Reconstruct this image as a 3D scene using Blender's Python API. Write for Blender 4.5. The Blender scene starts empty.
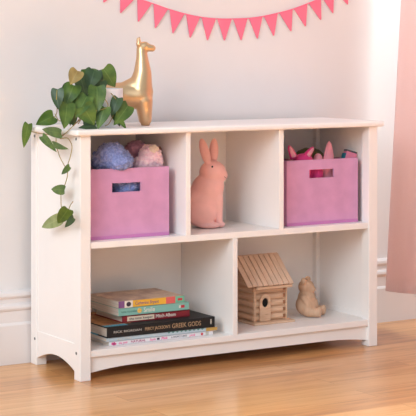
import bpy, bmesh, math, random
from mathutils import Vector, Matrix, noise, Euler
random.seed(4)
PI = math.pi
sc = bpy.context.scene
COL = sc.collection
V = Vector

# ------------------------------------------------------------------ camera
S = .9144/1.05
CX, CY, CZ = -2.0558*S, -3.9635*S, 0.9317*S
YAW, F, U0, V0 = 0.5516, 1590.4338, 196.819, 49.3965
sn, cs = math.sin(YAW), math.cos(YAW)
FWD, RIGHT, UP = V((sn, cs, 0)), V((cs, -sn, 0)), V((0, 0, 1))
CAM = V((CX, CY, CZ))
def ray(u, v): return FWD + RIGHT*((u-U0)/F) - UP*((v-V0)/F)
def at_y(u, v, Y):
    d = ray(u, v); return CAM + d*((Y-CY)/d.y)
def at_z(u, v, Z):
    d = ray(u, v); return CAM + d*((Z-CZ)/d.z)
def at_x(u, v, X):
    d = ray(u, v); return CAM + d*((X-CX)/d.x)
def mpp(p): return (V(p)-CAM).dot(FWD)/F          # metres per pixel at a point

cam = bpy.data.cameras.new('camera'); co = bpy.data.objects.new('camera', cam); COL.objects.link(co)
co.location = CAM; co.rotation_euler = (PI/2, 0, -YAW)
cam.sensor_width = 36; cam.lens = 36*F/416
cam.shift_x = (208-U0)/416; cam.shift_y = (V0-208)/416
sc.camera = co

# ------------------------------------------------------------------ materials
def lin(c):
    return tuple(((x/255)/12.92 if x/255 <= .04045 else ((x/255+.055)/1.055)**2.4) for x in c) + (1,)
def mat(name, rgb, rough=.5, metal=0, noise_amt=0, noise_scale=40, bump=0, bump_scale=200, coat=0, sheen=0, spec=.5, stretch=None, rgb2=None):
    m = bpy.data.materials.new(name); m.use_nodes = True
    nt = m.node_tree; b = nt.nodes['Principled BSDF']
    b.inputs['Base Color'].default_value = lin(rgb); b.inputs['Roughness'].default_value = rough
    b.inputs['Metallic'].default_value = metal; b.inputs['Coat Weight'].default_value = coat
    b.inputs['Sheen Weight'].default_value = sheen; b.inputs['Specular IOR Level'].default_value = spec
    tc = nt.nodes.new('ShaderNodeTexCoord'); vec = tc.outputs['Object']
    if stretch:
        mp = nt.nodes.new('ShaderNodeMapping'); mp.inputs['Scale'].default_value = stretch
        nt.links.new(vec, mp.inputs['Vector']); vec = mp.outputs['Vector']
    if noise_amt or rgb2:
        n = nt.nodes.new('ShaderNodeTexNoise'); n.inputs['Scale'].default_value = noise_scale; n.inputs['Detail'].default_value = 4
        nt.links.new(vec, n.inputs['Vector'])
        r = nt.nodes.new('ShaderNodeValToRGB')
        if rgb2:
            r.color_ramp.elements[0].color = lin(rgb2); r.color_ramp.elements[1].color = lin(rgb)
        else:
            r.color_ramp.elements[0].color = lin([max(0, x*(1-noise_amt)) for x in rgb])
            r.color_ramp.elements[1].color = lin([min(255, x*(1+noise_amt*.6)) for x in rgb])
        r.color_ramp.elements[0].position = .35; r.color_ramp.elements[1].position = .65
        nt.links.new(n.outputs['Fac'], r.inputs['Fac']); nt.links.new(r.outputs['Color'], b.inputs['Base Color'])
    if bump:
        n2 = nt.nodes.new('ShaderNodeTexNoise'); n2.inputs['Scale'].default_value = bump_scale
        nt.links.new(vec, n2.inputs['Vector'])
        bp = nt.nodes.new('ShaderNodeBump'); bp.inputs['Strength'].default_value = bump; bp.inputs['Distance'].default_value = .002
        nt.links.new(n2.outputs['Fac'], bp.inputs['Height']); nt.links.new(bp.outputs['Normal'], b.inputs['Normal'])
    return m

M = {}
M['wall'] = mat('wall_paint', (230, 223, 221), .9, noise_amt=.012, noise_scale=3, bump=.05, bump_scale=300)
M['trim'] = mat('trim_paint', (232, 222, 219), .45)
M['white'] = mat('white_furniture_paint', (247, 239, 235), .38, noise_amt=.008, noise_scale=6)
M['bin'] = mat('pink_bin_fabric', (209, 150, 188), .85, bump=.15, bump_scale=900, sheen=.15, noise_amt=.03, noise_scale=25)
M['binhem'] = mat('pink_hem', (204, 128, 180), .85)
M['bolt'] = mat('bolt_metal', (120, 122, 124), .4, .7)
M['rabbit'] = mat('rabbit_salmon', (244, 182, 174), .34, noise_amt=.02, noise_scale=30)
M['dark'] = mat('dark_paint', (38, 26, 24), .5)
M['mouth'] = mat('mouth_line', (120, 66, 62), .6)
M['gold'] = mat('gold_paint', (218, 180, 140), .36, 1, bump=.12, bump_scale=60)
M['pot'] = mat('pot_ceramic', (246, 244, 248), .3, rgb2=(228, 226, 234), noise_scale=14)
M['soil'] = mat('soil', (52, 40, 32), .95, bump=.8, bump_scale=200)
M['vine'] = mat('vine_stem', (158, 146, 78), .55, rgb2=(150, 112, 70), noise_scale=30)
M['bunting'] = mat('bunting_pink', (247, 120, 146), .85, bump=.1, bump_scale=900)
M['blue'] = mat('blue_fleece', (148, 158, 206), .95, rgb2=(108, 120, 176), noise_scale=160, sheen=.4)
M['pinkfl'] = mat('pink_fleece', (250, 212, 216), .95, rgb2=(242, 188, 200), noise_scale=130, sheen=.4)
M['cream'] = mat('cream_fleece', (240, 208, 184), .95, sheen=.4)
M['mauve'] = mat('mauve_fleece', (208, 152, 176), .95, rgb2=(182, 128, 152), noise_scale=120, sheen=.3)
M['brown'] = mat('brown_fleece', (200, 150, 138), .95, rgb2=(166, 118, 108), noise_scale=120, sheen=.3)
M['hot'] = mat('hot_pink_felt', (226, 56, 130), .8, sheen=.2)
M['lpink'] = mat('light_pink_felt', (244, 160, 178), .85, sheen=.2)
M['olive'] = mat('olive_felt', (92, 92, 52), .9, sheen=.2)
M['teal'] = mat('teal_plastic', (30, 112, 128), .5)
M['grey'] = mat('dark_grey_plastic', (84, 82, 92), .5)
M['boxpink'] = mat('pink_plastic', (230, 130, 160), .5)
M['page'] = mat('paper_pages', (226, 214, 200), .9, noise_amt=.10, noise_scale=8, stretch=(1, 1, 160))

def wood(name, a, b, scale, stretch, rough=.6):
    m = mat(name, a, rough, rgb2=b, noise_scale=scale, stretch=stretch, bump=.12, bump_scale=scale)
    return m
M['roof'] = wood('roof_wood', (236, 204, 180), (222, 186, 160), 22, (6, 1, 1))
M['log'] = wood('log_wood', (230, 194, 164), (214, 174, 142), 26, (1, 1, 8))
M['logdark'] = wood('log_end_wood', (170, 118, 84), (146, 98, 68), 40, (1, 1, 4))
M['bear'] = wood('bear_wood', (212, 172, 142), (198, 156, 126), 20, (4, 4, 1), .6)

def floor_mat():
    m = bpy.data.materials.new('oak_floor'); m.use_nodes = True
    nt = m.node_tree; b = nt.nodes['Principled BSDF']; L = nt.links.new; N = nt.nodes.new
    tc = N('ShaderNodeTexCoord')
    br = N('ShaderNodeTexBrick'); br.offset = .37; br.inputs['Scale'].default_value = 1
    br.inputs['Brick Width'].default_value = .82; br.inputs['Row Height'].default_value = .085
    br.inputs['Mortar Size'].default_value = .0008; br.inputs['Mortar Smooth'].default_value = .4
    br.inputs['Color1'].default_value = (0, 0, 0, 1); br.inputs['Color2'].default_value = (1, 1, 1, 1)
    br.inputs['Mortar'].default_value = (.5, .5, .5, 1)
    L(tc.outputs['Object'], br.inputs['Vector'])
    mp = N('ShaderNodeMapping'); mp.inputs['Scale'].default_value = (2.2, 26, 1)
    add = N('ShaderNodeVectorMath'); add.operation = 'ADD'
    sc_ = N('ShaderNodeVectorMath'); sc_.operation = 'SCALE'; sc_.inputs['Scale'].default_value = 7
    L(br.outputs['Color'], sc_.inputs[0]); L(tc.outputs['Object'], mp.inputs['Vector'])
    L(mp.outputs['Vector'], add.inputs[0]); L(sc_.outputs['Vector'], add.inputs[1])
    n = N('ShaderNodeTexNoise'); n.inputs['Scale'].default_value = 1.6; n.inputs['Detail'].default_value = 6; n.inputs['Roughness'].default_value = .6
    n.inputs['Distortion'].default_value = .6
    L(add.outputs['Vector'], n.inputs['Vector'])
    mix = N('ShaderNodeMath'); mix.operation = 'MULTIPLY_ADD'; mix.inputs[1].default_value = .22
    sep = N('ShaderNodeSeparateColor'); L(br.outputs['Color'], sep.inputs['Color'])
    L(sep.outputs['Red'], mix.inputs[0]); 
    sub = N('ShaderNodeMath'); sub.operation = 'SUBTRACT'; sub.inputs[1].default_value = .11
    L(n.outputs['Fac'], sub.inputs[0]); L(sub.outputs[0], mix.inputs[2])
    r = N('ShaderNodeValToRGB'); e = r.color_ramp.elements
    e[0].position = .22; e[0].color = lin((182, 120, 74)); e[1].position = .8; e[1].color = lin((238, 184, 126))
    x = r.color_ramp.elements.new(.5); x.color = lin((220, 158, 98))
    L(mix.outputs[0], r.inputs['Fac'])
    mo = N('ShaderNodeMixRGB'); mo.blend_type = 'MULTIPLY'; mo.inputs['Color2'].default_value = lin((205, 180, 160))
    L(br.outputs['Fac'], mo.inputs['Fac']); L(r.outputs['Color'], mo.inputs['Color1'])
    L(mo.outputs['Color'], b.inputs['Base Color'])
    b.inputs['Roughness'].default_value = .3; b.inputs['Specular IOR Level'].default_value = .5
    b.inputs['Coat Weight'].default_value = .25; b.inputs['Coat Roughness'].default_value = .12
    return m
M['floor'] = floor_mat()

def leaf_mat(name, a, b_, rib):
    m = bpy.data.materials.new(name); m.use_nodes = True
    nt = m.node_tree; b = nt.nodes['Principled BSDF']; L = nt.links.new; N = nt.nodes.new
    uv = N('ShaderNodeUVMap'); uv.uv_map = 'leaf'
    sp = N('ShaderNodeSeparateXYZ'); L(uv.outputs['UV'], sp.inputs[0])
    ab = N('ShaderNodeMath'); ab.operation = 'ABSOLUTE'
    s0 = N('ShaderNodeMath'); s0.operation = 'SUBTRACT'; s0.inputs[1].default_value = .5
    L(sp.outputs['X'], s0.inputs[0]); L(s0.outputs[0], ab.inputs[0])
    rr = N('ShaderNodeValToRGB'); rr.color_ramp.elements[0].position = .0; rr.color_ramp.elements[1].position = .045
    rr.color_ramp.elements[0].color = (1, 1, 1, 1); rr.color_ramp.elements[1].color = (0, 0, 0, 1)
    L(ab.outputs[0], rr.inputs['Fac'])
    tc = N('ShaderNodeTexCoord'); n = N('ShaderNodeTexNoise'); n.inputs['Scale'].default_value = 45
    L(tc.outputs['Object'], n.inputs['Vector'])
    r = N('ShaderNodeValToRGB'); r.color_ramp.elements[0].color = lin(a); r.color_ramp.elements[1].color = lin(b_)
    r.color_ramp.elements[0].position = .35; r.color_ramp.elements[1].position = .65
    L(n.outputs['Fac'], r.inputs['Fac'])
    mx = N('ShaderNodeMixRGB'); mx.inputs['Color2'].default_value = lin(rib)
    ml = N('ShaderNodeMath'); ml.operation = 'MULTIPLY'; ml.inputs[1].default_value = .5
    L(rr.outputs['Color'], ml.inputs[0]); L(ml.outputs[0], mx.inputs['Fac']); L(r.outputs['Color'], mx.inputs['Color1'])
    L(mx.outputs['Color'], b.inputs['Base Color']); b.inputs['Roughness'].default_value = .38
    tr = N('ShaderNodeBsdfTranslucent'); tr.inputs['Color'].default_value = lin(rib)
    ms = N('ShaderNodeMixShader'); ms.inputs['Fac'].default_value = .12
    L(b.outputs[0], ms.inputs[1]); L(tr.outputs[0], ms.inputs[2]); L(ms.outputs[0], nt.nodes['Material Output'].inputs['Surface'])
    return m
LEAF = [leaf_mat('leaf_green', (60, 90, 30), (92, 118, 44), (126, 150, 76)),
        leaf_mat('leaf_dark', (40, 62, 32), (56, 82, 42), (92, 118, 72)),
        leaf_mat('leaf_olive', (138, 112, 62), (160, 138, 80), (178, 156, 96)),
        leaf_mat('leaf_pale', (132, 148, 88), (158, 170, 112), (186, 194, 140))]

def curtain_mat():
    m = bpy.data.materials.new('curtain_linen'); m.use_nodes = True
    nt = m.node_tree; b = nt.nodes['Principled BSDF']; L = nt.links.new; N = nt.nodes.new
    tc = N('ShaderNodeTexCoord'); mp = N('ShaderNodeMapping'); mp.inputs['Scale'].default_value = (90, 90, 700)
    L(tc.outputs['Object'], mp.inputs[0]); n = N('ShaderNodeTexNoise'); n.inputs['Scale'].default_value = 1; L(mp.outputs[0], n.inputs[0])
    r = N('ShaderNodeValToRGB'); r.color_ramp.elements[0].color = lin((242, 198, 190)); r.color_ramp.elements[1].color = lin((247, 212, 204))
    L(n.outputs['Fac'], r.inputs['Fac']); L(r.outputs['Color'], b.inputs['Base Color']); b.inputs['Roughness'].default_value = .95
    tr = N('ShaderNodeBsdfTranslucent'); tr.inputs['Color'].default_value = lin((246, 238, 238))
    ms = N('ShaderNodeMixShader'); ms.inputs['Fac'].default_value = .32
    L(b.outputs[0], ms.inputs[1]); L(tr.outputs[0], ms.inputs[2]); L(ms.outputs[0], nt.nodes['Material Output'].inputs['Surface'])
    return m
M['curtain'] = curtain_mat()

# ------------------------------------------------------------------ helpers
ROOT = {}
def thing(name, label, cat, loc, group=None):
    o = bpy.data.objects.new(name, None); COL.objects.link(o); o.location = loc
    o.empty_display_size = .02
    o['label'] = label; o['category'] = cat
    if group: o['group'] = group
    ROOT[o.name] = V(loc); return o
def link_mesh(name, me, m, parent=None, label=None, smooth=False):
    """me is in world coordinates"""
    o = bpy.data.objects.new(name, me); COL.objects.link(o)
    if m:
        for k in (m if isinstance(m, list) else [m]): me.materials.append(k)
    if parent:
        off = ROOT[parent.name]; me.transform(Matrix.Translation(-off))
        o.parent = parent; ROOT[o.name] = off
    if smooth:
        for p in me.polygons: p.use_smooth = True
    if label: o['label'] = label
    return o
def obj(name, bm, m, parent=None, label=None, smooth=False, recalc=True):
    if recalc: bmesh.ops.recalc_face_normals(bm, faces=bm.faces)
    me = bpy.data.meshes.new(name); bm.to_mesh(me); bm.free()
    return link_mesh(name, me, m, parent, label, smooth)
def tag(o, label, cat, group=None):
    o['label'] = label; o['category'] = cat
    if group: o['group'] = group
    return o
def rebase(o, loc):
    o.data.transform(Matrix.Translation(-V(loc))); o.location = loc; ROOT[o.name] = V(loc); return o
def box(bm, x0, x1, y0, y1, z0, z1, bev=0, seg=2, mi=0):
    r = bmesh.ops.create_cube(bm, size=1)
    vs = r['verts']
    for v in vs:
        v.co = V(((x0+x1)/2+v.co.x*(x1-x0), (y0+y1)/2+v.co.y*(y1-y0), (z0+z1)/2+v.co.z*(z1-z0)))
    fs = {f for v in vs for f in v.link_faces}
    for f in fs: f.material_index = mi
    if bev:
        es = list({e for v in vs for e in v.link_edges})
        bmesh.ops.bevel(bm, geom=es, offset=bev, segments=seg, profile=.5, affect='EDGES')
def prism(bm, pts, axis, a, b, bev=0):
    """pts: 2-D outline; axis 'z' (x,y), 'y' (x,z), 'x' (y,z)"""
    def mk(p, t):
        return V((p[0], p[1], t)) if axis == 'z' else V((p[0], t, p[1])) if axis == 'y' else V((t, p[0], p[1]))
    A = [bm.verts.new(mk(p, a)) for p in pts]; B = [bm.verts.new(mk(p, b)) for p in pts]
    n = len(pts); bm.faces.new(A); bm.faces.new(B[::-1])
    for i in range(n): bm.faces.new((A[i], B[i], B[(i+1) % n], A[(i+1) % n]))
    if bev:
        bmesh.ops.recalc_face_normals(bm, faces=bm.faces)
        es = [e for v in A+B for e in v.link_edges]
        es = [e for e in set(es) if len(e.link_faces) == 2 and e.calc_face_angle(0) > .7]
        bmesh.ops.bevel(bm, geom=es, offset=bev, segments=2, profile=.5, affect='EDGES')
def tube(bm, pts, r, n=8, r1=None, mi=0):
    pts = [V(p) for p in pts]; rings = []
    for i, p in enumerate(pts):
        d = (pts[min(i+1, len(pts)-1)]-pts[max(i-1, 0)]).normalized()
        a = d.cross(V((.3, .9, .31))).normalized(); b = d.cross(a)
        rr = r if r1 is None else r+(r1-r)*i/(len(pts)-1)
        rings.append([bm.verts.new(p+(a*math.cos(2*PI*k/n)+b*math.sin(2*PI*k/n))*rr) for k in range(n)])
    for i in range(len(rings)-1):
        for k in range(n):
            f = bm.faces.new((rings[i][k], rings[i][(k+1) % n], rings[i+1][(k+1) % n], rings[i+1][k])); f.material_index = mi
    bm.faces.new(rings[0]); bm.faces.new(rings[-1][::-1])
def spline(pts, n=6):
    pts = [V(p) for p in pts]; out = []
    P = [pts[0]*2-pts[1]]+pts+[pts[-1]*2-pts[-2]]
    for i in range(1, len(P)-2):
        p0, p1, p2, p3 = P[i-1:i+3]
        for k in range(n):
            t = k/n
            out.append(.5*((2*p1)+(p2-p0)*t+(2*p0-5*p1+4*p2-p3)*t*t+(3*p1-p0-3*p2+p3)*t**3))
    out.append(pts[-1]); return out
def cyl(bm, c, axis, r, h, n=24, bev=0):
    rot = V((0, 0, 1)).rotation_difference(V(axis)).to_matrix().to_4x4()
    g = bmesh.ops.create_cone(bm, cap_ends=True, segments=n, radius1=r, radius2=r, depth=h, matrix=Matrix.Translation(c) @ rot)
    if bev:
        es = [e for e in {e for v in g['verts'] for e in v.link_edges} if e.calc_face_angle(0) > .9]
        bmesh.ops.bevel(bm, geom=es, offset=bev, segments=2, profile=.5, affect='EDGES')
def ellip(bm, c, r, rot=None, sub=3):
    g = bmesh.ops.create_icosphere(bm, subdivisions=sub, radius=1)
    R = (rot or Euler((0, 0, 0))).to_matrix()
    for v in g['verts']:
        v.co = R @ V((v.co.x*r[0], v.co.y*r[1], v.co.z*r[2])) + V(c)
def caps(bm, p0, r0, p1, r1):
    p0, p1 = V(p0), V(p1); n = max(6, int((p1-p0).length/(min(r0, r1)*.14)))
    for i in range(n+1):
        t = i/n; r = r0+(r1-r0)*t
        ellip(bm, p0.lerp(p1, t), (r, r, r), sub=3)
def sculpt(prims, voxel, smooth_it=6, fac=.5):
    """soft union of rounded solids, as one continuous surface"""
    bm = bmesh.new()
    for p in prims:
        if p[0] == 'e': ellip(bm, p[1], p[2], Euler(p[3]) if len(p) > 3 else None)
        elif p[0] == 'c': caps(bm, *p[1:])
    me = bpy.data.meshes.new('sculpt_source'); bm.to_mesh(me); bm.free()
    o = bpy.data.objects.new('sculpt_source', me); COL.objects.link(o)
    md = o.modifiers.new('r', 'REMESH'); md.mode = 'VOXEL'; md.voxel_size = voxel; md.use_smooth_shade = True
    ms = o.modifiers.new('s', 'SMOOTH'); ms.factor = fac; ms.iterations = smooth_it
    dg = bpy.context.evaluated_depsgraph_get(); dg.update()
    out = bpy.data.meshes.new_from_object(o.evaluated_get(dg))
    bpy.data.objects.remove(o); bpy.data.meshes.remove(me)
    out.materials.clear()
    return out
def place(me, origin, yaw, s):
    me.transform(Matrix.Translation(origin) @ Matrix.Rotation(yaw, 4, 'Z') @ Matrix.Scale(s, 4)); return me
def text_mesh(body, size, width=None, shear=0, bold=0):
    cu = bpy.data.curves.new('t', 'FONT'); cu.body = body; cu.size = size; cu.extrude = .00025; cu.shear = shear
    cu.offset = bold; cu.align_x = 'LEFT'; cu.align_y = 'CENTER'; cu.resolution_u = 3
    o = bpy.data.objects.new('t', cu); COL.objects.link(o)
    dg = bpy.context.evaluated_depsgraph_get(); dg.update()
    me = bpy.data.meshes.new_from_object(o.evaluated_get(dg))
    bpy.data.objects.remove(o); bpy.data.curves.remove(cu)
    me.materials.clear()
    if width:
        w = max(v.co.x for v in me.vertices)
        me.transform(Matrix.Diagonal((width/w, 1, 1, 1)))
    return me
def front_text(name, parent, body, x, y, z, size, m, width=None, shear=0, bold=0):
    """lettering on a face that looks towards -Y, left edge at x, centred on z"""
    me = text_mesh(body, size, width, shear, bold)
    me.transform(Matrix.Translation((x, y, z)) @ Matrix.Rotation(PI/2, 4, 'X'))
    return link_mesh(name, me, m, parent)

# ------------------------------------------------------------------ dimensions
W = .9144; D = .3181*S; H = .6894*S; zm = .3883*S; zb = .0834*S
pw, pd = .0291, .033
x1, x2, x3 = .3173, .6049, .4596
TH = .0145
WALLY = .305

# ------------------------------------------------------------------ setting
def struct(o): o['kind'] = 'structure'; return o
bm = bmesh.new(); box(bm, -4, 5, -5.5, WALLY+.1, -.05, 0); struct(obj('floor', bm, M['floor']))
bm = bmesh.new(); box(bm, -4, 5, WALLY, WALLY+.1, 0, 2.6); struct(obj('wall_back', bm, M['wall']))
bm = bmesh.new()
prof = [(WALLY, 0), (.285, 0), (.285, .100), (.287, .104), (.2895, .107), (.2895, .136), (.286, .139), (.2835, .144), (.2845, .150), (.2895, .154),
        (.2945, .156), (.2945, .168), (.290, .170), (.287, .175), (.288, .182), (.294, .186), (.300, .188), (WALLY, .188)]
prism(bm, prof, 'x', -4, 5); struct(obj('baseboard_back', bm, M['trim']))

# ------------------------------------------------------------------ bookshelf
bs = thing('bookshelf', 'white wooden bookshelf with five open cubbies against the wall', 'bookshelf', (W/2, D/2, 0))
bm = bmesh.new(); box(bm, -.0155, W+.0155, -.013, D+.004, H, H+.0150, .0052, 3); obj('top', bm, M['white'], bs)
for (px, py) in ((0, 0), (W-pw, 0), (0, D-pd), (W-pw, D-pd)):
    bm = bmesh.new(); box(bm, px, px+pw, py, py+pd, 0, H, .0016, 2); obj('post', bm, M['white'], bs)
def arch(a, b, z_end, z_mid, ztop, n=28, flat=.25, p=2.0):
    pts = [(a, ztop), (a, z_end)]
    for i in range(1, n):
        t = i/n; e = min(t, 1-t)/flat
        k = 1 if e >= 1 else 1-(1-e)**p
        pts.append((a+(b-a)*t, z_end+(z_mid-z_end)*k))
    return pts+[(b, z_end), (b, ztop)]
for side in (0, 1):
    X = lambda a: a if side == 0 else W-a
    lo, hi = sorted((X(.0045), X(.017)))
    bm = bmesh.new(); box(bm, lo, hi, pd, D-pd, .085, H); obj('side_panel', bm, M['white'], bs)
    lo, hi = sorted((X(.0025), X(.019)))
    bm = bmesh.new(); prism(bm, arch(pd, D-pd, .0185, .043, .088, flat=.5, p=1.9), 'x', lo, hi, .001); obj('side_apron', bm, M['white'], bs)
bm = bmesh.new(); prism(bm, arch(pw, W-pw, .0165, .0265, zb-.0165, flat=.16), 'y', .011, .026); obj('front_apron', bm, M['white'], bs)
bm = bmesh.new(); box(bm, .017, W-.017, D-.014, D-.006, zb-.02, H); obj('back_panel', bm, M['white'], bs)
def shelf_outline():
    return [(pw, .003), (W-pw, .003), (W-pw, pd), (W-.017, pd), (W-.017, D-pd), (W-pw, D-pd), (W-pw, D-.014),
            (pw, D-.014), (pw, D-pd), (.017, D-pd), (.017, pd), (pw, pd)]
for z in (zm, zb):
    bm = bmesh.new(); prism(bm, shelf_outline(), 'z', z-.0160, z, .0009); obj('shelf', bm, M['white'], bs)
for xr, z0, z1 in ((x1, zm, H), (x2, zm, H), (x3, zb, zm-.016)):
    bm = bmesh.new(); box(bm, xr-TH, xr, .003, D-.014, z0, z1, .0009); obj('divider', bm, M['white'], bs)
for u, v in ((34.7, 136), (76.2, 139), (34.9, 338.6), (76.4, 353.4)):
    p = at_x(u, v, 0)
    bm = bmesh.new(); cyl(bm, (-.0003, p.y, p.z), (1, 0, 0), .0036, .0016, 16, .0004)
    obj('bolt', bm, M['bolt'], bs, 'small grey metal bolt head')

# ------------------------------------------------------------------ storage bins
BY0, BY1, BH = .038, .258, .1755
def bin_(xa, xb, hole, label):
    t = thing('storage_bin', label, 'storage bin', ((xa+xb)/2, (BY0+BY1)/2, zm), 'pink fabric bins in the top cubbies')
    bm = bmesh.new(); th = .0035; z0, z1 = zm+.0003, zm+BH
    # front panel with a handle slot
    def ring(y):
        o = [bm.verts.new((x, y, z)) for x, z in ((xa, z0), (xb, z0), (xb, z1), (xa, z1))]
        i = [bm.verts.new((x, y, z)) for x, z in ((hole[0], hole[2]), (hole[1], hole[2]), (hole[1], hole[3]), (hole[0], hole[3]))]
        return o, i
    o0, i0 = ring(BY0); o1, i1 = ring(BY0+th)
    for k in range(4):
        j = (k+1) % 4
        bm.faces.new((o0[k], o0[j], i0[j], i0[k])); bm.faces.new((o1[k], i1[k], i1[j], o1[j]))
        bm.faces.new((o0[k], o1[k], o1[j], o0[j])); bm.faces.new((i0[k], i0[j], i1[j], i1[k]))
    zr = z1-.012                                       # the rear wall slumps a little
    for x in (xa, xb-th):
        prism(bm, [(BY0+th, z0), (BY1, z0), (BY1, zr), (BY0+.08, z1-.003), (BY0+th, z1)], 'x', x, x+th)
    box(bm, xa+th, xb-th, BY1-th, BY1, z0, zr)
    box(bm, xa+th, xb-th, BY0+th, BY1-th, z0, z0+.003)
    obj('fabric_body', bm, M['bin'], t)
    bm = bmesh.new(); w = .0022
    hx0, hx1, hz0, hz1 = hole
    box(bm, hx0-w, hx1+w, BY0-.0006, BY0+.0002, hz1, hz1+w); box(bm, hx0-w, hx1+w, BY0-.0006, BY0+.0002, hz0-w, hz0)
    box(bm, hx0-w, hx0, BY0-.0006, BY0+.0002, hz0, hz1); box(bm, hx1, hx1+w, BY0-.0006, BY0+.0002, hz0, hz1)
    obj('handle_slot_edge', bm, M['bin'], t)
    bm = bmesh.new(); box(bm, xa, xb, BY0-.0012, BY0-.0001, z0, z0+.0085, .0004, 1); obj('bottom_hem', bm, M['binhem'], t)
    return t
LB = (.0370, .2738); RB = (.6390, .8762)
hl = (at_y(112, 188, BY0).x, at_y(140.6, 187, BY0).x, at_y(112, 192.6, BY0).z, at_y(112, 183.4, BY0).z)
hr = (at_y(309.3, 174, BY0).x, at_y(333.5, 173, BY0).x, at_y(309.3, 178.3, BY0).z, at_y(309.3, 169.8, BY0).z)
bin_(*LB, hl, 'pink fabric storage bin in the top left cubby holding fleecy plush toys')
bin_(*RB, hr, 'pink fabric storage bin in the top right cubby holding a hot pink eared toy')

def fleece(blobs, amp, k, clampy=None, seed=0, voxel=.003):
    me = sculpt([('e', c, r) for c, r in blobs], voxel, 4)
    off = V((seed*3.1, seed*1.7, 0))
    me.update()
    ns = [v.normal.copy() for v in me.vertices]
    for v, n in zip(me.vertices, ns):
        p = v.co*k+off
        d = abs(noise.noise(p))*1.1+.6*abs(noise.noise(p*2.1))-.35
        v.co += n*d*amp
        if clampy and v.co.z < zm+BH+.0006:
            if v.co.y < BY0+.0018: v.co.y = min(v.co.y, BY0-.0014)
            else: v.co.y = max(v.co.y, clampy)
    return me
zrim = zm+BH
# blue curly plush
a = at_y(111, 157, .074); b = at_y(122, 161, .08); c = at_y(125, 187, .09)
me = fleece([(a, (.040, .040, .037)), (b, (.026, .03, .026)), (at_y(103, 161, .085), (.03, .03, .028)), (V((a.x+.010, BY0+.003, zrim+.013)), (.030, .019, .019)), (c, (.045, .040, .05)), (V((a.x, .1, zm+.06)), (.04, .04, .055))], .008, 95, BY0+.0046, 1, .0022)
o = link_mesh('plush_toy', me, M['blue'], None, smooth=True); rebase(o, (a.x, .1, zm+.004))
tag(o, 'curly lavender blue plush toy spilling over the rim of the left bin', 'plush toy', 'plush toys in the left bin')
for k, (u, v) in enumerate(((108.5, 150.5), (123, 154.5))):
    pass
# pink fluffy plush
a = at_y(150, 158, .10); b = at_y(141, 165, .10); 
me = fleece([(a, (.031, .034, .034)), (b, (.026, .03, .022)), (at_y(154, 163, .1), (.020, .03, .024)), (V((a.x, .12, zm+.075)), (.034, .035, .07))], .006, 110, BY0+.0046, 2, .0022)
t = thing('plush_toy', 'pale pink fluffy plush toy on the right side of the left bin', 'plush toy', (a.x, .1, zm+.06), 'plush toys in the left bin')
link_mesh('body', me, M['pinkfl'], t, smooth=True)
p = at_y(153, 149.5, .082)
me = fleece([(p, (.014, .014, .012))], .004, 130, None, 3, .0016); link_mesh('cream_patch', me, M['cream'], t, 'cream fleece patch on the head', smooth=True)
# mauve plush behind, between the two
a = at_y(136, 152, .165)
me = fleece([(a, (.034, .03, .030)), (V((a.x, .17, zm+.1)), (.035, .035, .07))], .004, 80, None, 4, .0026)
o = link_mesh('plush_toy', me, M['mauve'], None, smooth=True); rebase(o, (a.x, .17, zm+.03))
tag(o, 'dusky mauve plush toy tucked between the blue one and the pale pink one', 'plush toy', 'plush toys in the left bin')
a = at_y(164, 154, .14)
me = fleece([(a, (.021, .03, .032)), (V((a.x-.008, .17, zm+.1)), (.025, .035, .07))], .004, 80, None, 5, .0026)
o = link_mesh('plush_toy', me, M['brown'], None, smooth=True); rebase(o, (a.x, .17, zm+.03))
tag(o, 'brownish plush toy at the back right corner of the left bin', 'plush toy', 'plush toys in the left bin')

# right bin: hot pink eared toy
def flat_cone(base, tip, w, d, n=20, rows=10, bend=V((0, 0, 0)), pw_=1.7):
    """rounded pointed ear"""
    bm = bmesh.new(); base, tip = V(base), V(tip); ax = (tip-base); rings = []
    side = ax.cross(V((0, 1, 0))).normalized(); dep = side.cross(ax).normalized()
    for i in range(rows):
        t = i/(rows-1); q = math.sqrt(max(0, 1-t**pw_))
        c = base+ax*t+bend*math.sin(t*PI)
        rings.append([bm.verts.new(c+side*math.cos(2*PI*k/n)*w*max(q, .04)+dep*math.sin(2*PI*k/n)*d*max(q, .04)) for k in range(n)])
    for i in range(rows-1):
        for k in range(n): bm.faces.new((rings[i][k], rings[i][(k+1) % n], rings[i+1][(k+1) % n], rings[i+1][k]))
    bm.faces.new(rings[0]); bm.faces.new(rings[-1]); return bm
c0 = at_y(303, 162, .085)
t = thing('plush_toy', 'hot pink plush toy with two pointed ears in the right bin', 'plush toy', (c0.x, .09, zm+.06), 'toys in the right bin')
me = sculpt([('e', c0, (.031, .026, .024)), ('e', at_y(314, 174, .085), (.024, .03, .03)), ('c', c0, .02, V((c0.x+.004, .09, zm+.032)), .03)], .002, 8)
link_mesh('body', me, M['hot'], t, smooth=True)
for (bu, bv, tu, tv, w) in ((294, 158, 288.6, 145.2, .0115), (306, 157, 313.8, 146.8, .011)):
    B, T = at_y(bu, bv, .072), at_y(tu, tv, .078)
    e = obj('ear', flat_cone(B, T, w, .006), M['hot'], t, smooth=True)
    k = -1 if tu < bu else 1
    fw = V((0, -.0035, 0))
    obj('inner_ear', flat_cone(B.lerp(T, .08)+fw+V((k*.001, 0, 0)), B.lerp(T, .93)+fw, w*.62, .0035), M['lpink'], e, 'light pink inner ear', smooth=True)
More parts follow.
